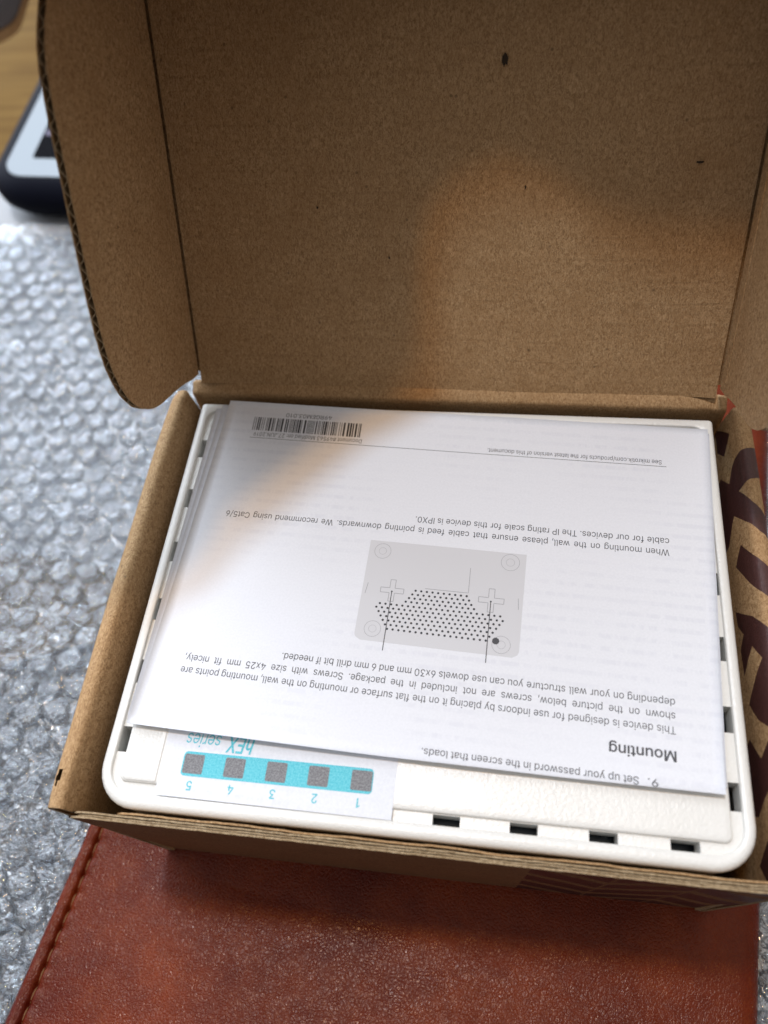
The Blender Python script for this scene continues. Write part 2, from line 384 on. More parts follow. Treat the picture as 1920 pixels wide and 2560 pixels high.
# ------------------------------------------------------------------ leather notebook
nb = thing('leather_notebook', (0, 30, -62), 'red-brown grained leather notebook with a stitched edge lying under the box', 'notebook')
NW, N0, N1 = 150.0, -66.0, 160.0; PITCH = 3.72
xs = [i*.22 for i in range(0, 37)]; xs += [8.0+i*3.2 for i in range(1, 42)]; xs = [x for x in xs if x < NW-5.5] + [NW-5.2+i*.4 for i in range(0, 13)] + [NW]
ys = []; y = N0
while y < N1: ys.append(y); y += (.55 if -45 < y < 5 else 2.5)
ys.append(N1)
def top(lx, ly):
    z = -53.0 + .18*nz(lx, ly, 2, .06) + .078*min(44, max(0, -ly-1.5))      # padded cover sags under the box's weight
    if lx < 2.2: t = 1-lx/2.2; z -= 4.6*(1-math.sqrt(max(0, 1-t*t)))
    if lx < 9:
        z += .40*math.exp(-((lx-2.2)/1.2)**2) * (1+.18*nz(ly, 5, 0, .9))
        z -= .75*math.exp(-((lx-4.35)/.42)**2)
        ph = (ly/PITCH) % 1.0; dh = min(ph, 1-ph)*PITCH
        z -= .9*math.exp(-((lx-4.35)/.55)**2-(dh/.5)**2)
        z += .25*math.exp(-((lx-5.6)/.9)**2)*(1-math.exp(-(dh/.9)**2))
    if lx > NW-5: t = (lx-(NW-5))/5; z -= 5.2*(1-math.sqrt(max(0, 1-t*t)))
    if ly > N1-3: t = (ly-N1+3)/3; z -= 2*(1-math.sqrt(max(0, 1-t*t)))
    return z
def npt(lx, ly, z): p = PX0+PEX*lx+PEY*ly; return (p.x, p.y, z)
v = []; f = []; nx = len(xs)
for yy in ys:
    for x in xs: v.append(npt(x, yy, top(x, yy)))
for j in range(len(ys)-1):
    for i in range(nx-1): f.append((j*nx+i, j*nx+i+1, (j+1)*nx+i+1, (j+1)*nx+i))
# side skirts
def skirt(idx, zb):
    n = len(v); lo = [(v[i][0], v[i][1], zb) for i in idx]; v.extend(lo)
    for k in range(len(idx)-1): f.append((idx[k], n+k, n+k+1, idx[k+1]))
skirt([j*nx for j in range(len(ys))], -61.5); skirt([j*nx+nx-1 for j in range(len(ys))][::-1], -61.5)
skirt(list(range(nx))[::-1], -61.5); skirt([(len(ys)-1)*nx+i for i in range(nx)], -61.5)
obj('cover', v, f, M_LEATHER, nb, True)
g = MB(); a = [npt(*q, 0) for q in ((2, N0+2), (NW-3, N0+2), (NW-3, N1-2), (2, N1-2))]
g.loops([[(p[0], p[1], -61.9) for p in a], [(p[0], p[1], -57.5) for p in a]]); g.build('page_block', M_PAGES, nb)
# stitches: one short thread each, between neighbouring holes
sv = []; sf = []
for k, (t, r) in enumerate([(-.5, .05), (-.42, .14), (-.2, .19), (.2, .19), (.42, .14), (.5, .05)]):
    dz = -.55*(2*abs(t))**3
    for i in range(6):
        a = 2*math.pi*i/6; sv.append((r*math.cos(a), t*PITCH*.86, r*math.sin(a)+dz))
sf = [(k*6+i, k*6+(i+1) % 6, (k+1)*6+(i+1) % 6, (k+1)*6+i) for k in range(5) for i in range(6)]
sm = bpy.data.meshes.new('stitch'); sm.from_pydata([Vector(p)*S for p in sv], [], sf); sm.materials.append(M_THREAD)
for p in sm.polygons: p.use_smooth = True
for k in range(int(-44/PITCH), int(N1/PITCH)):
    ly = (k+.5)*PITCH
    o = bpy.data.objects.new('stitch', sm); COL.objects.link(o); o.parent = nb
    o.location = W(npt(4.35, ly, top(4.35, ly)+.03))-ORI[nb.name]; o.rotation_euler = (0, 0, -math.atan2(PEY.x, PEY.y)+random.uniform(-.06, .06))

# ------------------------------------------------------------------ cardboard box
box = thing('cardboard_box', (0, 33, -53), 'open brown corrugated cardboard mailer box holding the white plastic device', 'box')
# bottom panel
g = MB(); g.box(-57.5, 57.5, -9.6, 79.4, -52.8, -51.3); g.build('bottom_panel', M_KRAFT, box)
# rear wall with the fold that carries the lid
prof = [(80.8, 1.85), (79.9, .95), (79.15, .75), (78.75, .15), (78.85, -1.2), (79.3, -4), (79.6, -52.5), (81.2, -52.5), (81.0, -3), (81.7, -.2), (82.2, 1.0)]
g = MB(); N = 90; L = []
for i in range(N+1):
    x = -57.6+115.2*i/N; e = max(0, (abs(x)-50)/7.5)
    w = .10*nz(x, 1, 4, .11)+.05*nz(x, 7, 2, .5)
    L.append([(x, y+(w if z > -5 else 0)+.5*e*(z > -3), z-.9*e*e*(z > -2)+(w*.6 if z > -5 else 0)) for y, z in prof])
g.loops(L); g.build('rear_wall', M_KRAFT, box, True)

# rolled side walls: hollow double walls, open at the front end
O = [(58.6, -53), (60.6, -30), (61.9, -5), (62.1, -.6), (61.7, .9), (60.9, 1.7), (59.9, 2.0), (59.0, 2.0), (58.45, 1.3), (57.9, -1), (57.4, -4.5), (57.0, -12), (56.8, -30), (56.6, -52)]
def shrink(prof, t):
    out = []; n = len(prof)
    for i in range(n):
        a = prof[i-1] if i else prof[0]; b = prof[i+1] if i < n-1 else prof[-1]
        d = Vector((b[0]-a[0], b[1]-a[1])).normalized(); nn = Vector((d.y, -d.x))
        out.append((prof[i][0]-nn.x*-t if False else prof[i][0]-(-d.y)*-t, prof[i][1]-(d.x)*-t))
    return out
def arcs(prof):
    a = [0]
    for p, q in zip(prof, prof[1:]): a.append(a[-1]+math.hypot(q[0]-p[0], q[1]-p[1]))
    return a
AO = arcs(O)
def prof_at(prof, A, s):
    s = min(max(s, 0), A[-1])
    for i in range(len(A)-1):
        if s <= A[i+1]+1e-9:
            t = (s-A[i])/(A[i+1]-A[i]); return (prof[i][0]*(1-t)+prof[i+1][0]*t, prof[i][1]*(1-t)+prof[i+1][1]*t)
WY0, WY1 = -10.7, 78.9
def wall_pt(side, s, y, inset=0.0):
    x, z = prof_at(O, AO, s)
    e = .25; xa, za = prof_at(O, AO, s-e); xb, zb = prof_at(O, AO, s+e)
    d = Vector((xb-xa, zb-za)).normalized()
    nx_, nz_ = -d.y, d.x                       # inward normal for this winding
    x += nx_*inset; z += nz_*inset
    t = (y-WY0)/(WY1-WY0); up = min(1, max(0, (z+40)/38))
    outer = 1 if s < AO[6] else max(0, 1-(s-AO[6])/3)
    x += up*outer*(.45*math.sin(math.pi*min(1, max(0, t)))-.25-.25*max(0, (y-73)/6)**2)
    x += up*.16*nz(s*.12, y*.06, side*4)
    z += up*(.10*nz(y*.09, s*.2, side*9)) - up*.9*max(0, (y-75)/4)**2 - up*.35*max(0, (-7-y)/4)
    return (side*x, y, z)
MAROON = [
 [(67.32,80.23),(60.69,73.9),(64.04,70.58),(67.59,73.68)],
 [(54.0,69.0),(59.86,67.31),(61.28,66.33),(63.23,63.43),(67.2,67.0),(72,66),(72,50),(66.76,51.05),(62.83,55.85),(60.38,53.81),(57.69,51.59),(56.09,49.78),(53.0,48.2),(53.0,52.6),(56.82,56.21),(58.23,58.17),(59.85,59.81),(58.16,60.19),(56.57,61.21),(53.6,62.2),(50,64),(50,71)],
 [(61.7,48.98),(58.39,45.62),(56.6,43.68),(52,39.5),(52,33),(56.14,36.4),(57.5,37.7),(58.99,39.25),(62.45,43.16),(64.54,45.53),(63.21,47.38)],
 [(67.2,37.45),(60.25,33.89),(58.31,32.16),(56.83,30.55),(52,26.5),(52,9),(58.66,13.34),(62.52,15.77),(65.54,19.33),(58.9,25.66),(61.54,28.72),(66.37,24.63),(66.82,29.5),(66.33,30.31),(64.37,31.95),(66.85,34.38)],
 [(67.07,13.6),(63.09,9.41),(59.84,12.06),(52,16),(52,2),(59.15,5.61),(62.02,3.97),(67.0,0.65),(72,2),(72,11)],
 [(64.25,-3.34),(68.95,-6.57),(66.14,-9.19),(64.08,-9.35),(56,-13),(56,0),(62.26,-3.58)]]
def flat_pattern(svals, yvals, polys, keep=None):
    bm = bmesh.new(); vs = [[bm.verts.new((s, y, 0)) for s in svals] for y in yvals]
    for j in range(len(yvals)-1):
        for i in range(len(svals)-1): bm.faces.new((vs[j][i], vs[j][i+1], vs[j+1][i+1], vs[j+1][i]))
    for poly in polys:
        for k in range(len(poly)):
            a = Vector((*poly[k-1], 0)); b = Vector((*poly[k], 0)); d = (b-a)
            if d.length < 1e-6: continue
            n = Vector((-d.y, d.x, 0)).normalized()
            mid = (a+b)/2; r = d.length/2+1.0
            gs = [fc for fc in bm.faces if (fc.calc_center_median()-mid).length < r+3]
            ge = list({e for fc in gs for e in fc.edges}); gv = list({q for fc in gs for q in fc.verts})
            bmesh.ops.bisect_plane(bm, geom=gs+ge+gv, plane_co=a, plane_no=n, dist=1e-4)
    bmesh.ops.triangulate(bm, faces=[fc for fc in bm.faces if len(fc.verts) > 4])
    bm.verts.index_update(); V = [(q.co.x, q.co.y) for q in bm.verts]; F = []; MI = []
    for fc in bm.faces:
        c = fc.calc_center_median(); F.append(tuple(q.index for q in fc.verts)); MI.append(1 if any(inpoly((c.x, c.y), q) for q in polys) else 0)
    bm.free(); return V, F, MI
sv_ = []
s = 0
while s < AO[-1]: sv_.append(s); s += (6 if s < 44 or s > 84 else .45 if 52 < s < 62 else 1.2)
sv_.append(AO[-1])
yv_ = [WY0]+[WY0+.6+.95*i for i in range(int((WY1-WY0-.6)/.95)+1)]
if yv_[-1] < WY1-.2: yv_.append(WY1)
for side in (-1, 1):
    V, F, MI = flat_pattern(sv_, yv_, MAROON if side > 0 else [])
    if side < 0:                     # punched lock slot near the front end of the plain wall
        sl = AO[5]+.15
        keep = [k for k, fc in enumerate(F) if not (abs(sum(V[i][0] for i in fc)/len(fc)-sl) < .55+.2*math.sin(sum(V[i][1] for i in fc)) and -7.6 < sum(V[i][1] for i in fc)/len(fc) < -4.0)]
        F = [F[k] for k in keep]; MI = [MI[k] for k in keep]
    n = len(V)
    vo = [wall_pt(side, *q) for q in V]
    F = [fc if side < 0 else fc[::-1] for fc in F]
    # inner skin and front/rear rims
    ins = [wall_pt(side, s_, y_, 1.0) for y_ in (WY0, WY1) for s_ in sv_]
    ns = len(sv_); base = len(vo)
    rim_o = [[wall_pt(side, s_, y_) for s_ in sv_] for y_ in (WY0, WY1)]
    vv = vo + ins + rim_o[0] + rim_o[1]
    FF = list(F); MM = list(MI)
    for i in range(ns-1):
        FF.append((base+i, base+i+1, base+ns+i+1, base+ns+i)); MM.append(0)
        FF.append((base+i, base+i+1, base+2*ns+i+1, base+2*ns+i)); MM.append(2)
        FF.append((base+ns+i, base+ns+i+1, base+3*ns+i+1, base+3*ns+i)); MM.append(2)
    o = obj('side_wall', vv, FF, [M_KRAFT, M_MAROON, M_RAW], box, True, MM)
    if side > 0: o['label'] = 'rolled side wall printed with maroon zigzag bands'
    else: o['label'] = 'plain brown rolled side wall with a punched slot'

# front wall: separate crushed plies, ragged top edge
def ply(name, y0, th, x0, x1, ztop, rag, seed, mats, pattern=None, lean=1.55, wav=.0):
    nxs = 240; zs = [-53+i*(1.3 if pattern else 6) for i in range(40 if pattern else 9)]+[-1.5, -.6]; g = MB()
    def yb(x, z): 
        t = (z+53)/54
        end = max(0, (x-52)/8)
        return -10.25-lean*t+y0+ (wav*nz(x, seed, 0, .09)+.06*nz(x, seed, 3, .6))*max(0, t) + .7*end*end*t
    def zt(x): return ztop+rag*(.8*nz(x, seed, 1, .35)+.6*nz(x, seed, 5, 1.3)+.25*nz(x, seed, 2, 3.5)) - 2.4*max(0, (x0+5-x)/5)**2 - 1.0*max(0, (x-54)/6)**2
    xr = [x0+(x1-x0)*i/nxs for i in range(nxs+1)]
    nr = len(zs)+1
    def col(x, off): return [(x, yb(x, z)+off, z) for z in zs]+[(x, yb(x, zt(x))+off, zt(x))]
    v = []; f = []; mi = []
    for x in xr: v += col(x, 0)+col(x, th)
    st = 2*nr
    for i in range(nxs):
        for k in range(nr-1):
            a = i*st+k; f.append((a, a+st, a+st+1, a+1)); 
            xm, zm = (xr[i]+xr[i+1])/2, (v[a][2]+v[a+1][2])/2
            mi.append(1 if pattern and any(inpoly((xm, zm), q) for q in pattern) else 0)
            a = i*st+nr+k; f.append((a, a+1, a+st+1, a+st)); mi.append(0)
        a = i*st+nr-1; f.append((a, a+st, a+st+nr, a+nr)); mi.append(2 if len(mats) > 2 else 0)
    for i in (0, nxs):
        for k in range(nr-1): a = i*st+k; f.append((a, a+1, a+nr+1, a+nr)); mi.append(0)
    return obj(name, v, f, mats, box, False, mi)
CHEV = []
for k in range(-2, 5):
    z = 2-k*15.0
    CHEV += [[(20, z), (33, z-17), (33, z-27.5), (20, z-10.5)], [(33.4, z-17), (46, z), (46, z-10.5), (33.4, z-27.5)], [(46.5, z), (60, z-17), (60, z-27.5), (46.5, z-10.5)]]
ply('front_panel', 0, .34, -58.0, 59.6, 1.25, .16, 1.0, [M_FRONT_SHADE, M_MAROON, M_RAW], CHEV)
ply('flute_ply', .46, .26, -57.0, 58.6, 1.10, .22, 4.0, [M_RAW], None, 1.55, .12)
ply('inner_ply', .86, .30, -57.4, 58.8, 1.30, .14, 7.0, [M_RAW], None, 1.55, .10)
ply('tuck_liner', 1.34, .30, -50.0, 56.5, 1.05, .16, 11.0, [M_KRAFT], None, 1.50, .30)

# lid: panel leaning back, with two wings and the front tuck flap
P0 = Vector((0, 80, .5)); DLv = Vector(DL).normalized(); NLv = Vector(NL).normalized()
g = MB(); fr = (P0, (1, 0, 0), DLv, NLv)
# inside face as a grid with faint warp, then the board behind it
def lf(u, v):
    x = -54.93+109.86*u; s_ = 1.5+90.7*v
    c = max(0, 1-s_/9)*max(0, (abs(x)-46)/9)
    return P0+Vector((x, 0, 0))+DLv*s_+NLv*(.10*nz(x, s_, 0, .03)+.03*nz(x, s_, 5, .3)+.9*c*c)
g.grid(lf, 66, 56)
g.prism([(-54.93, 1.3), (54.93, 1.3), (54.93, 92.2), (-54.93, 92.2)], fr, -2.2, -.25)
# crease strips that join panel and wings
for sd in (-1, 1):
    g.prism([(sd*54.95, 3.7), (sd*57.3, 3.7), (sd*57.3, 83.8), (sd*54.95, 83.8)], fr, -2.1, -1.3)
    g.prism([(sd*56.3, 3.75), (sd*56.6, 3.75), (sd*56.6, 83.7), (sd*56.3, 83.7)], fr, -1.35, .8)
lid = g.build('lid', M_LID, box, True)
lid.modifiers.new('es', 'EDGE_SPLIT').split_angle = math.radians(35)
WING = [(.45, 3.6), (4.9, 3.8), (8.5, 4.35), (12.4, 4.7), (16.6, 4.75), (21.9, 4.9), (25, 5.4), (27.5, 6.2), (30.8, 7.9), (33, 9.8), (34.7, 11.7), (36.5, 14.7), (37.7, 17.6), (38.5, 20.8), (39.0, 24.5), (39.3, 30), (39.45, 37), (39.5, 46), (39.5, 52), (39.45, 58), (39.2, 63.2), (38.3, 66.4), (37, 69), (35, 72.2), (31, 77), (25, 81), (18, 83), (8, 84), (.45, 84)]
def wmax(s_):
    for a, b in zip(WING, WING[1:]):
        if a[1] <= s_ <= b[1] and b[1] > a[1] and a[0] > 5: t = (s_-a[1])/(b[1]-a[1]); return a[0]*(1-t)+b[0]*t
    return None
for sd in (-1, 1):
    fr = (P0+Vector((sd*55.35, 0, 0)), NLv, DLv, Vector((sd, 0, 0)))
    g = MB(); T = 1.40
    ragged = [(w+.10*nz(w*2, s_*1.3, sd), s_+.10*nz(w*1.3, s_*2, 4+sd)) for w, s_ in WING]
    g.prism(ragged, fr, 0, .20); g.prism([(w-.05, s_) for w, s_ in WING], fr, T-.20, T)
    # pressed score line beside the crease, slightly proud
    sc = [(3.6, 6), (4.05, 6), (4.6, 40), (4.9, 75), (4.35, 75), (4.1, 40)]
    g.prism([(w+.9*k_, s_) for w, s_ in sc for k_ in (0,)], fr, -.16, .05)
    # corrugated medium showing at the cut edge
    n = 600; o_, ew, es_, en = [Vector(q) for q in fr]; v = []; f = []
    for i in range(n+1):
        s_ = 5.2+(82.6-5.2)*i/n; wm = wmax(s_)
        if wm is None: wm = 20
        h = T/2+(T/2-.24)*math.sin(s_*2*math.pi/2.9+.4*nz(s_, 0, 0, .2))
        for w in (1.0, wm*.5, wm-.12): v.append(o_+ew*w+es_*s_+en*h)
    for i in range(n):
        for k in range(2): f.append((i*3+k, i*3+k+1, (i+1)*3+k+1, (i+1)*3+k))
    g.add(v, f, 1)
    v2 = []; f2 = []
    for i in range(n+1):
        p = v[i*3+2]+ew*.08; v2 += [p+en*.10, p-en*.10]
    f2 = [(i*2, i*2+1, i*2+3, i*2+2) for i in range(n)]
    g.add(v2, f2, 1)
    if sd > 0:   # torn ply at the rounded tip
        g.prism([(33.0, 8.6), (35.2, 11.4), (36.3, 13.6), (35.2, 13.4), (33.6, 11.2), (32.6, 9.2)], fr, -.30, -.02, 1)
    o = g.build('lid_wing', [M_KRAFT, M_RAW], lid)
# tuck flap: out of view, outline shaped to cast the shadow on lid and leaflet; its drooping ear reaches into the picture at the top corner
TF = Vector((0, -.905, .425)); fr = ((0, 127.2, 79.9), (1, 0, 0), TF, Vector((0, .425, .905)))
flap = [(-56, 0), (-62, 30), (-70, 60), (-70, 94), (-66, 92), (-59.6, 84), (-50.4, 72), (-40.4, 60.4), (-30, 49), (-19.5, 41.5), (-14, 36.5), (-12.5, 30), (-11.5, 26.5), (-9, 23.8), (-4, 21.6), (5, 20.2), (13, 21.4), (21, 23.9), (30, 25.2), (45, 25.7), (56, 25.4), (56, 0)]
g = MB(); g.prism(flap, fr, -.8, .6); g.prism(flap, fr, .602, .8, 1)
tag(g.build('shadow_tuck_flap', [M_KRAFT, M_OUTER], lid), 'unseen front tuck flap shaped to shade the lid and leaflet')
TE = Vector((0, -.9905, .1375)); fr = ((0, 127.2, 79.8), (1, 0, 0), TE, Vector((0, .1375, .9905)))
ear = [(-57, 4), (-66, 30), (-66, 86), (-60, 85), (-53, 80), (-49.8, 73.5), (-48.6, 67), (-48.0, 65.6), (-47.6, 64.2), (-47.7, 62.5), (-48.3, 60.2), (-49, 57.8), (-49.9, 55.0), (-52, 46), (-55, 28)]
g = MB(); g.prism(ear, fr, -.5, .6); g.prism(ear, fr, .602, .8, 1)
tag(g.build('flap_ear', [M_KRAFT, M_OUTER], lid), 'drooping rounded ear of the tuck flap')
# ink speck and dent on the inside of the lid
def lidmark(name, cx, cs, rx, rs, seed, m_):
    g = MB(); n = 14; pts = []
    for i in range(n):
        a = 2*math.pi*i/n; k = 1+.45*nz(math.cos(a)*2, math.sin(a)*2, seed); pts.append(P0+Vector((cx+rx*k*math.cos(a), 0, 0))+DLv*(cs+rs*k*math.sin(a))+NLv*.24)
    g.add(pts, [tuple(range(n))]); g.build(name, m_, lid)
M_SPECK = flat('dark_speck_ink', (.045, .032, .022), .9, .1)
SPK = [(9.2, 62.9, .55, 1.0), (44.6, 46.0, .7, .2), (-26.0, 38.5, .2, .25), (14, 42, .16, .3), (-12, 29, .15, .3)]
for i, q in enumerate(SPK): lidmark('ink_speck', *q, i, M_SPECK)

# ------------------------------------------------------------------ white router in the box
rt = thing('network_router', (0, 33, -27), 'white plastic network device with slotted rim sitting in the cardboard box', 'router')
x0, x1, y0, y1 = -54.6, 54.6, -9.35, 76.7
g = MB(); L = []
for ins, z in ((.5, -27), (.25, -3), (.05, -1.6), (0, -1.1), (.12, -.6), (.45, -.2), (.95, 0)):
    r = max(.3, 7.2-ins); rb = max(.25, .8-ins*.5)
    L.append([(p[0], p[1], z) for p in rrect(x0+ins, x1-ins, y0+ins, y1-ins, (r, r, rb, rb), 8)])
L.append([(p[0], p[1], 0.0) for p in rrect(-52.75, 52.75, -6.98, 74.7, (4.6, 4.6, 2.4, 2.4), 8)])
L.append([(p[0], p[1], -.14) for p in rrect(-52.6, 52.6, -6.85, 74.55, (4.5, 4.5, 2.3, 2.3), 8)])
L.append([(p[0], p[1], -.95) for p in rrect(-52.55, 52.55, -6.8, 74.5, (4.5, 4.5, 2.3, 2.3), 8)])
g.loops(L, True, False); hs = g.build('housing', M_PLASTIC, rt, True); hs.modifiers.new('es', 'EDGE_SPLIT').split_angle = math.radians(50)
# vent channel: floor pieces and slot walls
g = MB(); ZC = -.72; XI, XO, YF, YI = 50.75, 52.62, -6.87, -4.95; DEEP = -4.6
def q4(a, b, c, d): g.add([a, b, c, d], [(0, 1, 2, 3)])
def floor_(xa, xb, ya, yb): q4((xa, ya, ZC), (xb, ya, ZC), (xb, yb, ZC), (xa, yb, ZC))
def hole(xa, xb, ya, yb):
    for (p, q) in (((xa, ya), (xb, ya)), ((xb, ya), (xb, yb)), ((xb, yb), (xa, yb)), ((xa, yb), (xa, ya))):
        q4((*q, ZC), (*p, ZC), (*p, DEEP), (*q, DEEP))
for sd in (-1, 1):
    y = YI
    for k in range(6):
        ya, yb = 12.493*k-.02, 12.493*k+4.45
        xa, xb = sorted((sd*(XI-.35), sd*XO)); floor_(*sorted((sd*(XI-.6), sd*XO)), y, ya); hole(xa, xb, ya, yb); y = yb
    floor_(*sorted((sd*(XI-.6), sd*XO)), y, 74.6)
floor_(-XI, XI, 71.0, 74.6)
for sd in (-1, 1): floor_(*sorted((sd*(XI-.6), sd*XO)), YF, YI)
x = -XI+.6
for k in range(0, 4):
    xa, xb = 8.37+12.493*k-4.5, 8.37+12.493*k
    if xa < x: continue
    floor_(x, xa, YF, YI+.4); hole(xa, xb, YF, YI-.15); floor_(xa, xb, YI-.15, YI+.4); x = xb
floor_(x, XI-.6, YF, YI+.4)
g.build('vent_channel', M_PLASTIC, rt)
g = MB(); L = []
for ins, z, r in ((0, -.9, 1.2), (0, -.30, 1.2), (.10, -.12, 1.15), (.32, -.02, 1.0), (1.2, -.02, .8), (3, -.018, .6)):
    L.append([(p[0], p[1], z) for p in rrect(-XI+ins, XI-ins, YI+ins, 71.2-ins, r, 6)])
g.loops(L, False, True); g.build('top_panel', M_PLASTIC, rt, True).modifiers.new('es', 'EDGE_SPLIT').split_angle = math.radians(60)
g = MB(); L = []
for ins, z in ((0, -.1), (.05, .06), (.25, .13), (.9, .13), (1.8, .132)):
    L.append([(p[0], p[1], z) for p in rrect(-50.3+ins, -43.95-ins, -4.75+ins, 30-ins, (max(.2, 1.0-ins*.4), .3, .3, .3), 5)])
g.loops(L, False, True); g.build('raised_block', M_PLASTIC, rt, True).modifiers.new('es', 'EDGE_SPLIT').split_angle = math.radians(60)
g = MB(); g.box(-51.8, 51.8, -6.2, 73, -8, -6.4)
for k in range(40):
    a = random.uniform(-50, 48); b = random.choice((random.uniform(-6.5, -5), random.uniform(0, 60))); g.box(a, a+random.uniform(.6, 2), b, b+random.uniform(.4, 1), -6.4, random.uniform(-6, -5.2))
g.build('circuit_board', M_PCB, rt)

# ------------------------------------------------------------------ flat print helpers (lettering lies on its sheet)
from mathutils.geometry import delaunay_2d_cdt
FONT = None
try:                                            # Blender's own bundled sans font; without it the built-in one is used
    import os
    FONT = bpy.data.fonts.load(os.path.join(bpy.utils.system_resource('DATAFILES'), 'fonts', 'Inter.woff2'))
except Exception:
    FONT = None
def outline(body):
    c = bpy.data.curves.new('t', 'FONT'); c.body = body; c.size = 1.0; c.resolution_u = 3; c.fill_mode = 'NONE'
    if FONT: c.font = FONT
    o = bpy.data.objects.new('t', c); COL.objects.link(o); bpy.context.view_layer.update()
    me = bpy.data.meshes.new_from_object(o.evaluated_get(bpy.context.evaluated_depsgraph_get()))
    vs = [(v.co.x, v.co.y) for v in me.vertices]; es = [tuple(e.vertices) for e in me.edges]
    bpy.data.objects.remove(o); bpy.data.curves.remove(c); bpy.data.meshes.remove(me)
    return vs, es
def span(vs): return max(v[0] for v in vs)-min(v[0] for v in vs)
HH = span(outline('HH')[0]); HX = min(v[0] for v in outline('H')[0])
HC = (lambda v: max(q[1] for q in v)-min(q[1] for q in v))(outline('H')[0])/.727
GLY = {}
def glyph(ch):
    """filled outline of one character by winding number: (verts, triangles, advance)"""
    if ch in GLY: return GLY[ch]
    adv = span(outline('H'+ch+'H')[0])-HH
    if ch == ' ': GLY[ch] = ([], [], adv); return GLY[ch]
    if FONT and ch in '1I':                     # plain stems, as in the printed leaflet
        v = [(.29, 0), (.38, 0), (.38, .727), (.31, .727), (.29, .70), (.12, .60), (.12, .52), (.29, .615)] if ch == '1' else [(.085, 0), (.178, 0), (.178, .727), (.085, .727)]
        f = [(0, 1, 2, 3, 4, 7), (4, 5, 6, 7)] if ch == '1' else [(0, 1, 2, 3)]
        GLY[ch] = ([(a*HC, b*HC) for a, b in v], f, (.56 if ch == '1' else .263)*HC); return GLY[ch]
    vs, es = outline(ch)
    loops = []; used = set(); adj = {}
    for a, b in es: adj.setdefault(a, []).append(b); adj.setdefault(b, []).append(a)
    for st in range(len(vs)):
        if st in used or st not in adj: continue
        lp = [st]; used.add(st); cur = st
        cand = [q for q in adj[cur] if q == cur+1] or adj[cur]
        cur = cand[0]
        while cur not in used:
            used.add(cur); lp.append(cur)
            nn = [q for q in adj[cur] if q not in used]
            if not nn: break
            cur = nn[0]
        loops.append([vs[k] for k in lp])
    def wind(p):
        w = 0
        for lp in loops:
            for k in range(len(lp)):
                (ax, ay), (bx, by) = lp[k-1], lp[k]
                if (ay > p[1]) != (by > p[1]):
                    xx = ax+(p[1]-ay)*(bx-ax)/(by-ay)
                    if xx > p[0]: w += 1 if by > ay else -1
        return w
    pts = []; ed = []
    for lp in loops:
        n = len(pts); pts += [Vector(q) for q in lp]; ed += [(n+k, n+(k+1) % len(lp)) for k in range(len(lp))]
    V, E_, F, *_r = delaunay_2d_cdt(pts, ed, [], 0, 1e-6)
    F = [tuple(fc) for fc in F if wind(((sum(V[q].x for q in fc)/len(fc))+1.3e-6, (sum(V[q].y for q in fc)/len(fc))+1.7e-6)) != 0]
    GLY[ch] = ([(q.x, q.y) for q in V], F, adv); return GLY[ch]
def text_mesh(body, size, bold=0.0, shear=0.0):
    vs = []; fs = []; x = 0
    for ch in body:
        v, f, adv = glyph(ch); n = len(vs)
        vs += [((px+x+shear*py)*size, py*size) for px, py in v]; fs += [tuple(q+n for q in t) for t in f]; x += adv
    return vs, fs
CAPR = (lambda v: max(q[1] for q in v)-min(q[1] for q in v))(glyph('H')[0])
def text_line(g, body, a, b, cap, zf, xs=None, bold=0.0, shear=0.0, mi=0):
    """set body from point a to point b (baseline), capital height cap; with xs the words keep that x-scale and the gaps take up the slack"""
    a = Vector(a); b = Vector(b); d = (b-a); Ln = d.length; ex_ = d/Ln; ey_ = Vector((-ex_.y, ex_.x)); sz = cap/CAPR
    words = body.split() if xs else [body]
    items = []
    for w in words:
        vs, fs = text_mesh(w, sz, 0, shear); x0_ = min(v[0] for v in vs); x1_ = max(v[0] for v in vs); items.append((vs, fs, x0_, x1_-x0_))
    if xs is None: k = Ln/items[0][3]; gap = 0
    else:
        k = xs; tot = sum(i[3] for i in items)*k; gap = (Ln-tot)/max(1, len(items)-1)
    shifts = [(0, 0, 0)] if bold <= .01 else [(-bold*sz, 0, 0), (bold*sz, 0, .003), (0, -bold*sz*.8, .006), (0, bold*sz*.8, .009)]
    x = 0
    for vs, fs, x0_, w_ in items:
        for dx, dy, dz in shifts:
            pts = []
            for (px, py) in vs:
                p = a+ex_*(x+(px-x0_)*k+dx)+ey_*(py+dy); pts.append((p.x, p.y, zf(p.x, p.y)+dz))
            g.add(pts, fs, mi)
        x += w_*k+gap
def natural(body, cap):
    vs, _ = text_mesh(body, cap/CAPR); return span(vs)
def poly_on(g, pts, zf, mi=0): g.add([(p[0], p[1], zf(p[0], p[1])) for p in pts], [tuple(range(len(pts)))], mi)
def strip_on(g, a, b, w, zf, mi=0, n=1):
    a = Vector(a); b = Vector(b); d = (b-a); nn = Vector((-d.y, d.x)).normalized()*w/2
    for i in range(n):
        p = a+d*i/n; q = a+d*(i+1)/n; poly_on(g, [p-nn, q-nn, q+nn, p+nn], zf, mi)

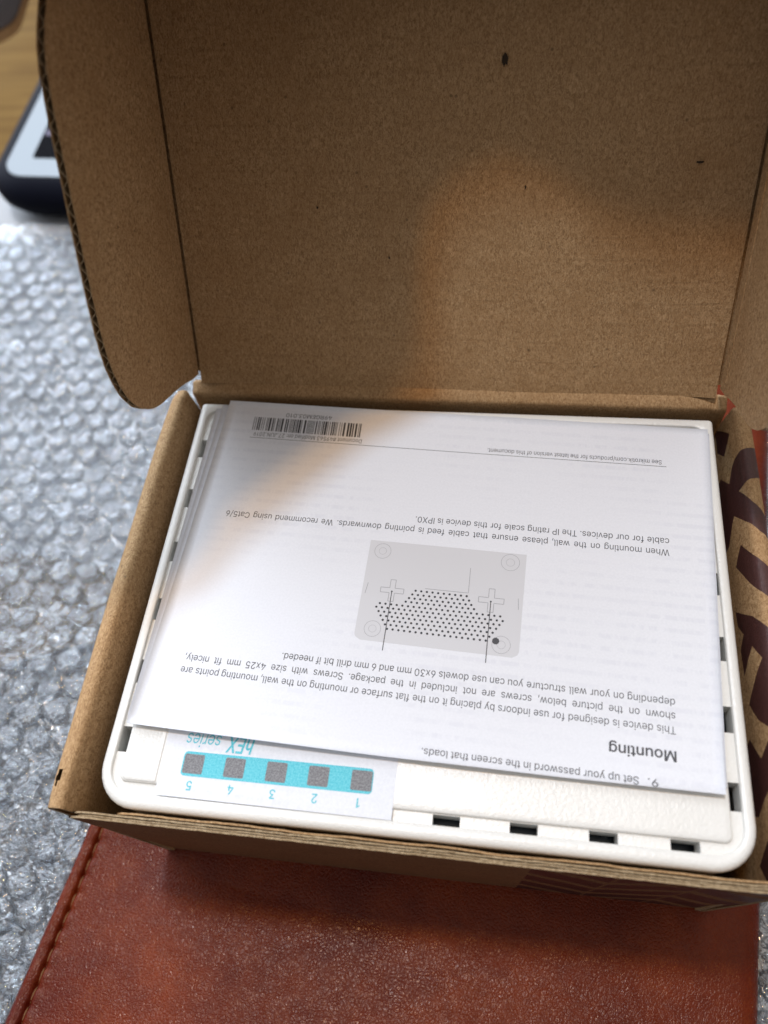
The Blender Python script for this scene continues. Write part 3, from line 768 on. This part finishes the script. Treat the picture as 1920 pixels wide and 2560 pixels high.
# sticker on the router (a part), with its print
zs_ = lambda x, y: .035
g = MB(); SP = [(-43.62, -6.72), (-2.77, -6.86), (-2.62, 5.5), (-43.8, 5.5)]
g.add([(*p, -.01) for p in SP]+[(*p, .03) for p in SP], [(4, 5, 6, 7), (0, 1, 5, 4), (1, 2, 6, 5), (2, 3, 7, 6), (3, 0, 4, 7)]); st = g.build('port_sticker', M_STICK, rt)
zt_ = lambda x, y: .055
g = MB(); poly_on(g, rrect(-39.95, -6.5, -3.15, 1.0, .7, 4), zt_); g.build('printed_strip', M_CYAN, st)
g = MB()
for cx in (-37.95, -30.6, -23.2, -15.85, -8.42): poly_on(g, rrect(cx-1.78, cx+1.78, -1.05-1.66, -1.05+1.62, .28, 3), lambda x, y: .075)
g.build('printed_squares', M_SQUARE, st)
g = MB()
for t, cx in zip('54321', (-37.95, -30.6, -23.25, -16.0, -8.55)):
    w = natural(t, 1.5)*.9; text_line(g, t, (cx+w/2, -3.95), (cx-w/2, -3.95), 1.5, zt_, None, .012)
text_line(g, 'hEX', (-27.9, 4.15), (-32.75, 4.15), 2.75, zt_, None, .012, .25)
text_line(g, 'series', (-33.9, 4.15), (-40.15, 4.15), 2.3, zt_, None, .006, .2)
g.build('printed_numbers', M_CYAN, st)

# ------------------------------------------------------------------ folded instruction leaflet
lf_ = thing('instruction_leaflet', (0, 40, .2), 'folded white instruction leaflet printed upside down, lying on the router', 'leaflet')
NL_, NR_, FR_, FL_ = Vector((-51.15, 4.45)), Vector((49.8, 1.95)), Vector((53.0, 73.2)), Vector((-47.6, 76.4))
def lift(x, y):
    b = (y-3.2)/71; a = (x+51)/101
    return .95 + (1.0-.25*a)*math.exp(-max(b, 0)*71/6.5) + .25*math.exp(-((1-b)*71/9)**2)*(1-a) + .16*nz(x, y, 3, .035) + .34*nz(x, 8, 1, .055)*math.exp(-max(b, 0)*71/9)
def sheet(name, c, zf, th, nu=50, nv=40):
    g = MB()
    def P_(u, v):
        sag = -.45*math.sin(math.pi*u)*(1-v)**3
        p = (c[0].lerp(c[1], u)).lerp(c[3].lerp(c[2], u), v); return (p.x, p.y+sag)
    g.grid(lambda u, v: (*P_(u, v), zf(*P_(u, v))), nu, nv); g.grid(lambda u, v: (*P_(u, v), zf(*P_(u, v))-th), nu, nv)
    n = (nu+1)*(nv+1); rim = [i for i in range(nu+1)]+[j*(nu+1)+nu for j in range(1, nv+1)]+[nv*(nu+1)+i for i in range(nu-1, -1, -1)]+[j*(nu+1) for j in range(nv-1, 0, -1)]
    for k in range(len(rim)): a, b = rim[k-1], rim[k]; g.f.append((a, b, b+n, a+n)); g.m.append(0)
    return g.build(name, M_PAPER, lf_, True)
sheet('lower_sheet', [Vector((-51.9, 6.2)), Vector((50.2, 4.6)), Vector((52.7, 72.6)), Vector((-50.75, 74.9))], lambda x, y: .30+.35*math.exp(-((y-4)/7)**2), .10)
sheet('middle_sheet', [Vector((-51.7, 5.6)), Vector((50.3, 3.2)), Vector((53.3, 72.4)), Vector((-49.3, 75.6))], lambda x, y: .62+.15*math.exp(-((y-4)/7)**2)+.05*nz(x, y, 3, .05), .10)
sheet('upper_sheet', [NL_, NR_, FR_, FL_], lift, .11)
zp = lambda x, y: lift(x, y)+.022
M2 = [M_INK, M_INK2, M_GREY, M_GREY2]
CAPB = 1.31
XSB = 47.6/natural('cable for our devices. The IP rating scale for this device is IPX0.', CAPB)*.99
SL = .0402
def para(name, lines, b0, dy, mi=1):
    g = MB()
    for k, (t, xa, xb) in enumerate(lines):
        ya = b0+dy*k; text_line(g, t, (xa, ya), (xb, ya+(xa-xb)*SL), CAPB, zp, XSB, .006, 0, mi)
    return g.build(name, M2, lf_)
para('mounting_paragraph', [('This device is designed for use indoors by placing it on the flat surface or mounting on the wall, mounting points are', 42.9, -43.9),
                            ('shown on the picture below, screws are not included in the package. Screws with size 4x25 mm fit nicely,', 43.0, -43.7),
                            ('depending on your wall structure you can use dowels 6x30 mm and 6 mm drill bit if needed.', 43.1, -25.6)], 12.2, 2.38)
para('wall_paragraph', [('When mounting on the wall, please ensure that cable feed is pointing downwards. We recommend using Cat5/6', 43.9, -42.5),
                        ('cable for our devices. The IP rating scale for this device is IPX0.', 44.0, -3.9)], 45.35, 2.38)
g = MB(); text_line(g, 'Mounting', (42.65, 8.1), (32.1, 8.52), 1.75, zp, None, .016, 0, 1); g.build('heading', M2, lf_)
g = MB(); text_line(g, '9.', (39.5, 3.3), (37.9, 3.36), 1.2, zp, None, .006, 0, 1)
text_line(g, 'Set up your password in the screen that loads.', (36.5, 3.42), (1.3, 4.85), 1.25, zp, None, .006, 0, 1); g.build('numbered_step', M2, lf_)
g = MB(); text_line(g, 'See mikrotik.com/products for the latest version of this document.', (43.6, 65.2), (9.3, 66.5), .98, zp, None, .004, 0, 1)
text_line(g, 'Document #49563 Modified on: 27.JUN.2019', (-17.0, 67.45), (-40.6, 68.35), .98, zp, None, .004, 0, 1)
text_line(g, '49RGEM03.010', (-24.2, 73.15), (-34.3, 73.5), 1.02, zp, None, .004, 0, 1)
strip_on(g, (44.43, 63.74), (-41.34, 66.94), .10, zp, 1, 24); g.build('footer_text', M2, lf_)
# bar code
g = MB(); rb = random.Random(5); x = 0.; BA, BB, BC, BD = Vector((-17.53, 71.45)), Vector((-17.54, 67.95)), Vector((-41.2, 72.25)), Vector((-41.2, 68.85)); tot = 167
mods = [2, 1, 1, 2, 3, 2]; 
while sum(mods) < tot-2: mods.append(rb.choice((1, 1, 1, 2, 2, 3)))
for k, mw in enumerate(mods):
    if k % 2 == 0:
        t0, t1 = x/sum(mods), (x+mw*.93)/sum(mods)
        poly_on(g, [BA.lerp(BC, t0), BB.lerp(BD, t0), BB.lerp(BD, t1), BA.lerp(BC, t1)], zp)
    x += mw
g.build('bar_code', M2, lf_)
# mounting picture
g = MB(); zq = lambda x, y: lift(x, y)+.012
A_, B_, C_, D_ = Vector((-12.2, 43.9)), Vector((17.8, 42.6)), Vector((16.85, 22.0)), Vector((-13.0, 23.45))
def dp(u, v): return A_.lerp(B_, u).lerp(D_.lerp(C_, u), v)
out = [dp(0, 0), dp(1, 0), dp(1, .93), dp(.99, .975), dp(.96, 1), dp(.04, 1), dp(.01, .975), dp(0, .93)]
n0 = len(g.v)
def pic(u, v):
    e = max(0, v-.93)/.07; k = .04*(1-math.sqrt(max(0, 1-e*e))); uu = k+(1-2*k)*u
    p = dp(uu, v); return (p.x, p.y, zq(p.x, p.y))
g.grid(lambda u, v: pic(u, v if v <= .9 else .9+(v-.9)), 24, 40, 2)
rows = [(10, (-2.5, 33.74), (7.04, 33.29)), (11, (-3.05, 32.95), (7.53, 32.44)), (12, (-3.6, 32.18), (7.99, 31.6)), (13, (-4.14, 31.42), (8.53, 30.8)), (22, (-8.93, 30.78), (13.34, 29.72)), (23, (-9.51, 30.02), (13.82, 28.85)), (22, (-8.99, 29.18), (13.26, 28.07)), (21, (-8.52, 28.34), (12.7, 27.28)), (20, (-8.03, 27.51), (12.12, 26.48)), (19, (-7.51, 26.66), (11.57, 25.68)), (18, (-7.05, 25.82), (10.97, 24.9))]
def disc(c, r, mi, z, n=10): poly_on(g, [(c[0]+r*math.cos(2*math.pi*i/n), c[1]+r*math.sin(2*math.pi*i/n)) for i in range(n)], z, mi)
def ring(c, r, w, mi, z, n=28):
    for i in range(n):
        a, b = 2*math.pi*i/n, 2*math.pi*(i+1)/n
        poly_on(g, [(c[0]+q*math.cos(t), c[1]+q*math.sin(t)) for q, t in ((r, a), (r, b), (r+w, b), (r+w, a))], z, mi)
zr = lambda x, y: lift(x, y)+.026
for n, a, b in rows:
    for i in range(n): disc(Vector(a).lerp(Vector(b), i/(n-1)), .225, 0, zr)
for c, r in (((-9.6, 41.64), 1.55), ((14.8, 40.75), 1.68), ((-9.74, 25.67), 1.5), ((13.72, 24.3), 1.6)):
    ring(c, r, .07, 3, zr); ring(c, r*.45, .05, 3, zr)
for c, s_ in (((-6.93, 33.5), 1.0), ((11.57, 32.75), 1.06)):
    a, b = .5*s_, 2.2*s_
    pl = [(a, a), (a, b), (-a, b), (-a, a), (-b, a), (-b, -a), (-a, -a), (-a, -b), (a, -b), (a, -a), (b, -a), (b, a)]
    pl = [Vector(c)+Vector((x*.999+y*.04, y-x*.04)) for x, y in pl]
    for k in range(12): strip_on(g, pl[k-1], pl[k], .11, zr, 3)
zl = lambda x, y: lift(x, y)+.034
strip_on(g, (-6.96, 33.3), (-7.43, 21.63), .15, zl, 1, 6); strip_on(g, (11.51, 32.52), (11.13, 20.75), .15, zl, 1, 6)
disc((-6.96, 33.3), .18, 1, zl); disc((11.51, 32.52), .18, 1, zl); disc((12.72, 24.95), .66, 1, zl, 9)
for a, b in (((-11.61, 34.83), (-11.99, 32.62)), ((16.48, 33.48), (16.55, 31.26)), ((7.43, 39.09), (7.32, 33.95)), ((-.79, 34.3), (7.2, 33.95))): strip_on(g, a, b, .10, zr, 3)
g.build('mounting_picture', M2, lf_)
